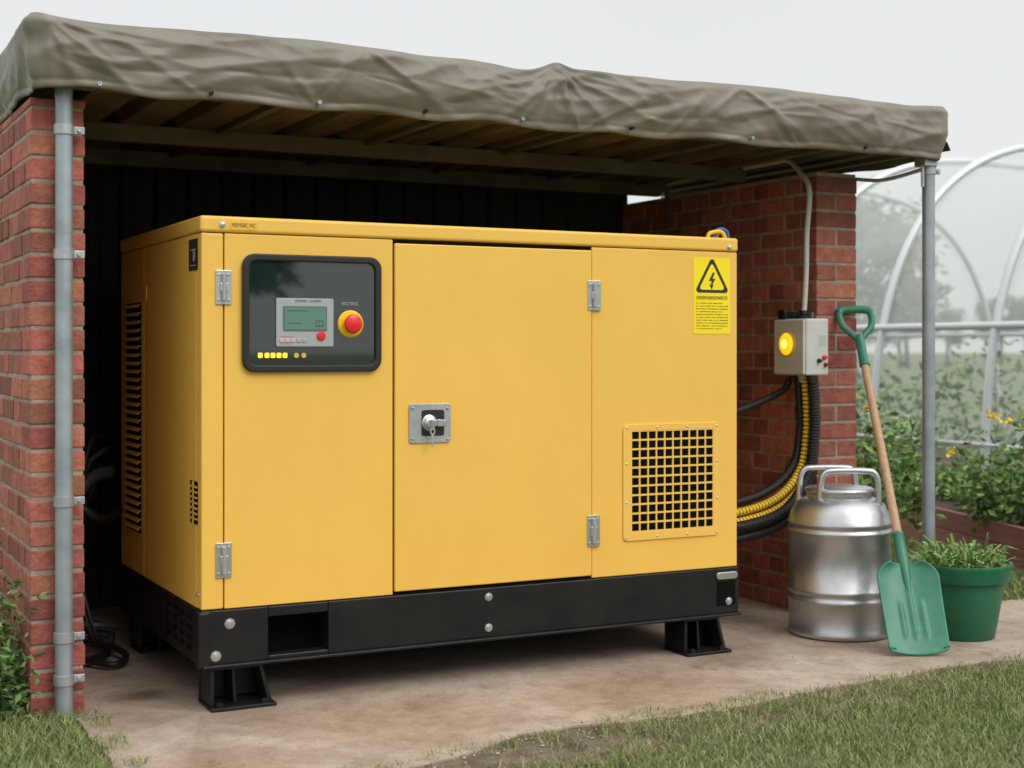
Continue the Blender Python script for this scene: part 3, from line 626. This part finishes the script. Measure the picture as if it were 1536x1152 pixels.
lathe_ax("blade_socket",sp_(0,.24,.012),ax,[(.006,0),(.015,.05),(.021,.11),(.022,.16),(.020,.24),(.0215,.242),(.0215,.252),(.018,.255)],GRN2,sh,20)
lathe_ax("shovel_shaft",sp_(0,.45,.012),sp_(0,Ls-.20,0)-sp_(0,.45,.012),[(.0165,0),(.0175,.3),(.0170,.6),(.0165,Ls-.68)],WOOD,sh,20)
hb=Ls-.29
lathe_ax("handle_socket",sp_(0,hb,.002),ax,[(.019,0),(.022,.003),(.022,.02),(.020,.025),(.019,.12),(.022,.15)],GRN2,sh,20)
tube("handle_arm_a",[sp_(0,hb+.13,0),sp_(-.030,hb+.165,0),sp_(-.060,hb+.205,0),sp_(-.068,hb+.255,0),sp_(-.062,hb+.282,0)],.0145,GRN2,sh)
tube("handle_arm_b",[sp_(0,hb+.13,0),sp_(.030,hb+.165,0),sp_(.060,hb+.205,0),sp_(.068,hb+.255,0),sp_(.062,hb+.282,0)],.0145,GRN2,sh)
tube("handle_grip",[sp_(-.070,hb+.272,0),sp_(-.052,hb+.287,0),sp_(0,hb+.29,0),sp_(.052,hb+.287,0),sp_(.070,hb+.272,0)],.0175,GRN2,sh)

# ------------------------------------------------------------ plant pot
pt=empty("plant_pot"); px_,py_=2.986,-.191
lathe_ax("pot",(px_,py_,.001),(0,0,1),[(.118,0),(.124,.004),(.165,.235),(.168,.236),(.170,.225),(.178,.225),(.181,.232),(.188,.278),(.191,.288),(.189,.293),(.183,.292),(.178,.27),(.172,.262)],GRN,pt,56).modifiers[0].split_angle=math.radians(50)
lathe_ax("pot_soil",(px_,py_,.25),(0,0,1),[(.174,0),(.17,.012),(.1,.02),(0,.024)],SOIL,pt,32)
V=[];F=[]
for k in range(240):
    a=random.uniform(0,6.28); rr_=.14*math.sqrt(random.random()); b=Vector((px_+rr_*math.cos(a),py_+rr_*math.sin(a),.262)); h=random.uniform(.03,.10)*(1.45 if random.random()<.14 else 1)
    out=Vector((math.cos(a),math.sin(a),0))*random.uniform(-.02,.06)+Vector((random.uniform(-.04,.04),random.uniform(-.04,.04),0)); sd=Vector((-math.sin(a+k),math.cos(a+k),0))*random.uniform(.003,.008)
    m1=b+out*.45+Vector((0,0,h*.65)); m2=b+out*1.1+Vector((0,0,h)); t3=b+out*1.9+Vector((0,0,h*.92)); o=len(V)
    V+=[b-sd*.4,b+sd*.4,m1+sd,m1-sd,m2+sd*.8,m2-sd*.8,t3]; F+=[(o,o+1,o+2,o+3),(o+3,o+2,o+4,o+5),(o+5,o+4,o+6)]
mk("seedling_blades",V,F,LEAFL,pt)
Pn=[]
for k in range(600):
    a=random.uniform(0,6.28); q=.16*math.sqrt(random.random()); Pn.append((px_+q*math.cos(a),py_+q*math.sin(a),.27+random.random()*.075*(1.3-q*4)))
leaves("seedling_leaves",Pn,.036,LEAFL,pt,up=.3,asp=.45)

# ------------------------------------------------------------ grass
def grass(name,P,h0,h1,wd,parent=None,m=GRASS,z=-.012):
    N_=len(P); a=rng.random(N_)*6.28; h=h0+(h1-h0)*rng.random(N_)**1.6; ln=h*(.2+.9*rng.random(N_)); b=rng.random(N_)*6.28
    c=np.zeros((N_,3)); c[:,:2]=P; c[:,2]=z; sd=np.stack([np.cos(a),np.sin(a),np.zeros(N_)],1)*(wd*(.6+.6*rng.random(N_)))[:,None]
    l=np.stack([np.cos(b)*ln,np.sin(b)*ln,h],1); mid=c+l*np.array([.35,.35,.62])
    V=np.stack([c-sd,c+sd,mid+sd*.8,mid-sd*.8,c+l],1).reshape(-1,3); base=np.arange(N_)[:,None]*5
    q=(base+np.array([0,1,2,3])).tolist(); t=(base+np.array([3,2,4])).tolist()
    return mk(name,V.tolist(),q+t,m,parent)
def pts_(x0,x1,y0,y1,n,keep):
    Q=np.stack([x0+(x1-x0)*rng.random(n),y0+(y1-y0)*rng.random(n)],1); return np.array([q for q in Q if keep(q[0],q[1])])
def k1(x,y):
    n_=noise.noise(Vector((x*2.3,y*2.3,3)))*.06+noise.noise(Vector((x*9,y*9,1)))*.07
    if y>front_edge(x)+.04+n_: return False
    dirt=math.exp(-((x-.66)/.40)**4-((y+.88)/.12)**4)
    nn_=noise.noise(Vector((x*7,y*12,7)))*.5+.5
    if random.random()<dirt*(1.55-nn_*1.1): return False
    if nn_<.36 and random.random()<.5: return False
    if y>front_edge(x)-.05 and random.random()<.45: return False
    return True
lawn=empty("grass_lawn")
grass("front_turf",pts_(-.1,3.4,-1.9,-.5,105000,k1),.012,.038,.0017,lawn)
grass("front_turf_dry",pts_(-.1,3.4,-1.7,-.5,9000,k1),.008,.030,.0014,lawn,STRAW)
grass("left_turf",pts_(-1.3,-.33,-.9,.25,26000,lambda x,y:x<-.385+.03*noise.noise(Vector((y*9,2,2))) and (y<.14 or x<-.5)),.02,.06,.002,lawn)
grass("slab_tufts",pts_(-.40,-.28,-.9,.14,1500,lambda x,y:noise.noise(Vector((x*6,y*6,2)))>.0),.01,.05,.002,lawn)
grass("side_turf",pts_(3.0,4.9,.22,3.2,36000,lambda x,y:y>.33+.08*noise.noise(Vector((x*3,y*3,1))) and x>3.1 and x<4.35+(y-.45)*.317-.03),.02,.06,.003,lawn)
grass("side_turf_front",pts_(3.4,4.8,-1.2,.3,14000,lambda x,y:(y<-.55 or x>4.25)),.02,.06,.0025,lawn)
wd=empty("wall_weeds")
Pn=[];Pl=[]
for k in range(110):
    x=random.uniform(-.85,-.525); y=random.uniform(.14,1.3); h=random.uniform(.12,.34)+(.42 if y>.45 else .08)*random.random()
    if k>70: y=random.uniform(.12,.45); h=random.uniform(.15,.42)
    for j in range(36): t=random.random(); (Pn if random.random()<.7 else Pl).append((x+random.gauss(0,.035),y+random.gauss(0,.035),h*t))
leaves("weed_leaves",Pn,.05,LEAF,wd,up=.4,asp=.4); leaves("weed_leaves_light",Pl,.045,LEAFL,wd,up=.4,asp=.4)
Pn=[(random.uniform(-.7,-.5),random.uniform(.10,.3),random.uniform(0,.14)) for k in range(400)]
leaves("weed_low",Pn,.035,LEAFD,wd,up=.5)

# ------------------------------------------------------------ raised bed, plants
bed=empty("raised_garden_bed")
A=Vector((4.35,.45,0)); B=Vector((5.35,3.6,0)); dd=(B-A).normalized(); nb=Vector((dd.y,-dd.x,0))
def plank(name,a,b,th,z0,z1,m,par):
    d=(b-a).normalized(); q=Vector((d.y,-d.x,0))*th
    V=[a,b,b+q,a+q]; V=[(v.x,v.y,z0) for v in V]+[(v.x,v.y,z1) for v in V]
    recalc(mk(name,V,[(3,2,1,0),(4,5,6,7),(0,1,5,4),(1,2,6,5),(2,3,7,6),(3,0,4,7)],m,par,bevel=.004))
A2=A-dd*2.5; B2=B+dd*5
plank("board_lower",A2,B2,.04,-.01,.105,BOARD,bed); plank("board_upper",A2,B2,.04,.108,.215,BOARD,bed)
plank("board_far",A2+nb*.95,B2+nb*.95,.04,-.01,.215,BOARD,bed)
plank("bed_soil",A2+nb*.041,B2+nb*.041,.905,0,.17,SOIL,bed)
gp=empty("garden_plants")
Pn=[];Pl=[];St=[]
for k in range(60):
    t=random.uniform(-1.2,8); o=random.uniform(.15,.85); c=A+dd*t+nb*o; tall=random.random()<.2; h=random.uniform(.3,.5) if tall else random.uniform(.10,.22); r=random.uniform(.08,.14)
    for s in range(7 if tall else 5):
        e=Vector((random.gauss(0,r),random.gauss(0,r),h*random.uniform(.6,1)))
        St.append((c+Vector((0,0,.17)),c+Vector((0,0,.17))+e))
        for j in range(24):
            u_=random.uniform(.15,1); p=c+Vector((0,0,.17))+e*u_+Vector((random.gauss(0,.03),random.gauss(0,.03),random.gauss(0,.025))); (Pl if (random.random()<.55) else Pn).append(p[:])
for px,py,dep in ((1298,625,7.6),(1335,640,7.9),(1355,610,8.2),(1310,700,7.5),(1375,680,7.7),(1495,650,7.9),(1522,640,7.6),(1480,690,7.8),(1535,690,7.7)):
    tip=C+ray(px,py)*dep; base=Vector((tip.x,tip.y,.17))
    for s in range(9):
        e=tip-base+Vector((random.gauss(0,.10),random.gauss(0,.10),random.gauss(0,.09)-.05)); St.append((base,base+e))
        for j in range(24):
            u_=random.uniform(.2,1); p=base+e*u_+Vector((random.gauss(0,.04),random.gauss(0,.04),random.gauss(0,.03))); (Pl if (random.random()<.5) else Pn).append(p[:])
leaves("foliage",Pn,.080,LEAF,gp,asp=.5); leaves("foliage_light",Pl,.070,LEAFL,gp,asp=.5)
V=[];F=[]
for a,b in St:
    o=len(V); V+=[a+Vector((.003,0,0)),a-Vector((.003,0,0)),b,]; F.append((o,o+1,o+2)); o=len(V); V+=[a+Vector((0,.003,0)),a-Vector((0,.003,0)),b]; F.append((o,o+1,o+2))
mk("stems",V,F,LEAF,gp)
Pf=[]
for px,py,dep in ((1430,680,7.6),(1426,676,7.7),(1487,622,7.8),(1493,626,7.8),(1512,632,7.7),(1300,612,8)):
    c=C+ray(px,py)*dep
    for j in range(12): Pf.append((c+Vector((random.gauss(0,.012),random.gauss(0,.012),random.gauss(0,.010))))[:])
leaves("blossoms",Pf,.03,FLOW,gp,asp=.8)
Pn=[]
for k in range(30):
    x=random.uniform(3.15,3.8); y=random.uniform(.5,1.3); h=random.uniform(.05,.18)
    for j in range(24): Pn.append((x+random.gauss(0,.05),y+random.gauss(0,.05),h*random.random()))
leaves("path_weeds",Pn,.05,LEAFL,gp,up=.5,asp=.45)

# ------------------------------------------------------------ polytunnel
pt2=empty("polytunnel"); X0=6.0; RW=2.3; ZC=2.72; Y0,Y1=-.9,14.5
def film():
    m=bpy.data.materials.new("polythene_film"); m.use_nodes=True; nt=m.node_tree; N=nt.nodes; L=nt.links; N.remove(N["Principled BSDF"]); out=N["Material Output"]
    tr=N.new("ShaderNodeBsdfTransparent"); tr.inputs[0].default_value=(.97,.985,.98,1); df=N.new("ShaderNodeBsdfDiffuse"); df.inputs[0].default_value=(.88,.90,.90,1); tl=N.new("ShaderNodeBsdfTranslucent"); tl.inputs[0].default_value=(.92,.94,.94,1)
    gl=N.new("ShaderNodeBsdfGlossy"); gl.inputs["Roughness"].default_value=.2
    a=N.new("ShaderNodeMixShader"); a.inputs[0].default_value=.5; L.new(df.outputs[0],a.inputs[1]); L.new(tl.outputs[0],a.inputs[2])
    b=N.new("ShaderNodeMixShader"); b.inputs[0].default_value=.15; L.new(a.outputs[0],b.inputs[1]); L.new(gl.outputs[0],b.inputs[2])
    tc=N.new("ShaderNodeTexCoord"); mp=N.new("ShaderNodeMapping"); mp.inputs["Scale"].default_value=(1,.5,1); n=N.new("ShaderNodeTexNoise"); n.inputs["Scale"].default_value=1.4; n.inputs["Detail"].default_value=4; L.new(tc.outputs["Object"],mp.inputs[0]); L.new(mp.outputs[0],n.inputs["Vector"])
    # film is mixed more opaque towards the crown than on the side walls
    sx=N.new("ShaderNodeSeparateXYZ"); L.new(tc.outputs["Object"],sx.inputs[0]); hz=N.new("ShaderNodeMapRange"); hz.inputs[1].default_value=.9; hz.inputs[2].default_value=2.0; hz.inputs[3].default_value=-.06; hz.inputs[4].default_value=.10; L.new(sx.outputs[2],hz.inputs[0])
    r=N.new("ShaderNodeMapRange"); r.inputs[1].default_value=.3; r.inputs[2].default_value=.7; r.inputs[3].default_value=.18; r.inputs[4].default_value=.34; L.new(n.outputs["Fac"],r.inputs[0])
    ad=N.new("ShaderNodeMath"); ad.operation='ADD'; L.new(r.outputs[0],ad.inputs[0]); L.new(hz.outputs[0],ad.inputs[1])
    c=N.new("ShaderNodeMixShader"); L.new(ad.outputs[0],c.inputs[0]); L.new(tr.outputs[0],c.inputs[1]); L.new(b.outputs[0],c.inputs[2]); L.new(c.outputs[0],out.inputs[0]); return m
FILM=film()
def arch(t,dr=0):
    a=math.pi*t; cx_=X0+RW; e=.72
    return cx_-(RW+dr)*math.copysign(abs(math.cos(a))**e,math.cos(a)),(ZC+dr)*abs(math.sin(a))**e
V=[];F=[];na=48; ys=np.arange(Y0,Y1+.01,.275)
for j,y in enumerate(ys):
    for i in range(na+1):
        x,z=arch(i/na,.02-(.02 if j%4 in(1,3) else (.028 if j%4==2 else 0))); V.append((x,y,z))
for j in range(len(ys)-1):
    for i in range(na): q=j*(na+1)+i; F.append((q,q+1,q+na+2,q+na+1))
mk("film_cover",V,F,FILM,pt2,smooth=True)
ALW=mat("tunnel_tube",(.62,.65,.67),.4,.3)
k=0; y=Y0+1.33
while y<=Y1:
    P=[Vector((arch(i/48,.035)[0],y,arch(i/48,.035)[1])) for i in range(49)]; sweep(f"hoop_{k}",P,.030,ALW,pt2,10); y+=1.1 if y<4 else 2.2; k+=1
for nm,zz in (("side_rail",1.29),("side_rail_low",.5)):
    t=min((abs(arch(i/400)[1]-zz),i/400) for i in range(200))[1]; xx=arch(t,.05)[0]
    cyl(nm,(xx,Y0,zz),(xx,Y1,zz),.028 if zz>1 else .012,ALW,pt2,10)
    if zz>1: cyl(nm+"_far",(2*(X0+RW)-xx-.1,Y0,zz),(2*(X0+RW)-xx-.1,Y1,zz),.024,ALW,pt2,10)
box("base_board",X0-.03,X0+.02,Y0,Y1,-.01,.2,BOARD,pt2)
tc_=empty("tunnel_crops"); Pn=[];Pl=[]
for r_,xr in enumerate((6.75,7.7,8.8,9.8)):
    plank(f"crop_bed_{r_}",Vector((xr-.3,-.5,0)),Vector((xr-.3,14,0)),.6,-.005,.16,SOIL,tc_)
    plank(f"crop_bed_edge_{r_}",Vector((xr-.34,-.5,0)),Vector((xr-.34,14,0)),.035,-.005,.2,BOARD,tc_)
    y=0
    while y<14:
        h=random.uniform(.35,1.0) if r_<3 else random.uniform(.8,1.25)
        for j in range(38): t=random.random(); (Pn if random.random()<.6 else Pl).append((xr+random.gauss(0,.13),y+random.gauss(0,.13),.15+h*t))
        y+=.34
leaves("crop_leaves",Pn,.13,LEAF,tc_,asp=.5); leaves("crop_leaves_light",Pl,.12,LEAFL,tc_,asp=.5)

# ------------------------------------------------------------ trees
def tree_mesh(name,seed,h,rad,nleaf,m,ls):
    rg=random.Random(seed); root=empty(name); th=h*.35
    sweep("trunk",[Vector((0,0,-.05)),Vector((.03*h*.2,0,th*.5)),Vector((0,.02*h,th)),Vector((.02*h,0,h*.75))],lambda i:[.035,.026,.02,.006][i]*h,BARK,root,8)
    cl=[]
    for k in range(11):
        a=rg.uniform(0,6.28); e=Vector((math.cos(a)*rad*rg.uniform(.3,.85),math.sin(a)*rad*rg.uniform(.3,.85),h*rg.uniform(.45,.92))); b=Vector((0,0,th*rg.uniform(.7,1.5)))
        sweep(f"limb_{k}",[b,(b+e)/2+Vector((0,0,-.03*h)),e],lambda i:[.012,.008,.003][i]*h,BARK,root,6)
        cl.append((e,rad*rg.uniform(.28,.5)))
    cl.append((Vector((0,0,h*.88)),rad*.4)); P=[]
    for k in range(nleaf):
        c,r_=cl[k%len(cl)]; d=Vector((rg.gauss(0,1),rg.gauss(0,1),rg.gauss(0,.8))).normalized()*r_*rg.random()**.4; sc=.75+.5*noise.noise(d*3/rad+c); P.append((c+d*sc)[:])
    leaves("crown",P,ls,m,root,up=.1,asp=.6); return root
def inst(root,loc,s,rz):
    r2=empty(root.name.split(".")[0]); r2.location=loc; r2.scale=(s,s,s); r2.rotation_euler=(0,0,rz)
    for c in root.children:
        o=bpy.data.objects.new(c.name.split(".")[0],c.data); link(o,r2)
    return r2
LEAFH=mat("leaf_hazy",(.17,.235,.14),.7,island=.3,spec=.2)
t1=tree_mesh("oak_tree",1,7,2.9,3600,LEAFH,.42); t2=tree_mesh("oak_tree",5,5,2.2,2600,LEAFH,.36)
def place(px,dep):
    d=ray(px,HZ); p=C+d*dep; return Vector((p.x,p.y,0))
t1.location=place(1286,30); t2.location=place(1350,90)
t1.scale=(.63,)*3; t2.scale=(.8,)*3
for k in range(8):
    px=1290+k*66+random.uniform(-20,20); inst(t1 if k%2 else t2,place(px,random.uniform(85,110)),random.uniform(.6,.9),k*1.3)
inst(t1,place(-26,34),1.10,1.0)
for k,(x,y,s) in enumerate(((9,-17,1.0),(13,-15,.8),(5,-20,1.1),(-3,-24,1.0),(18,-20,1.1))): inst(t1 if k%2 else t2,(x,y,0),s,k*2.1)
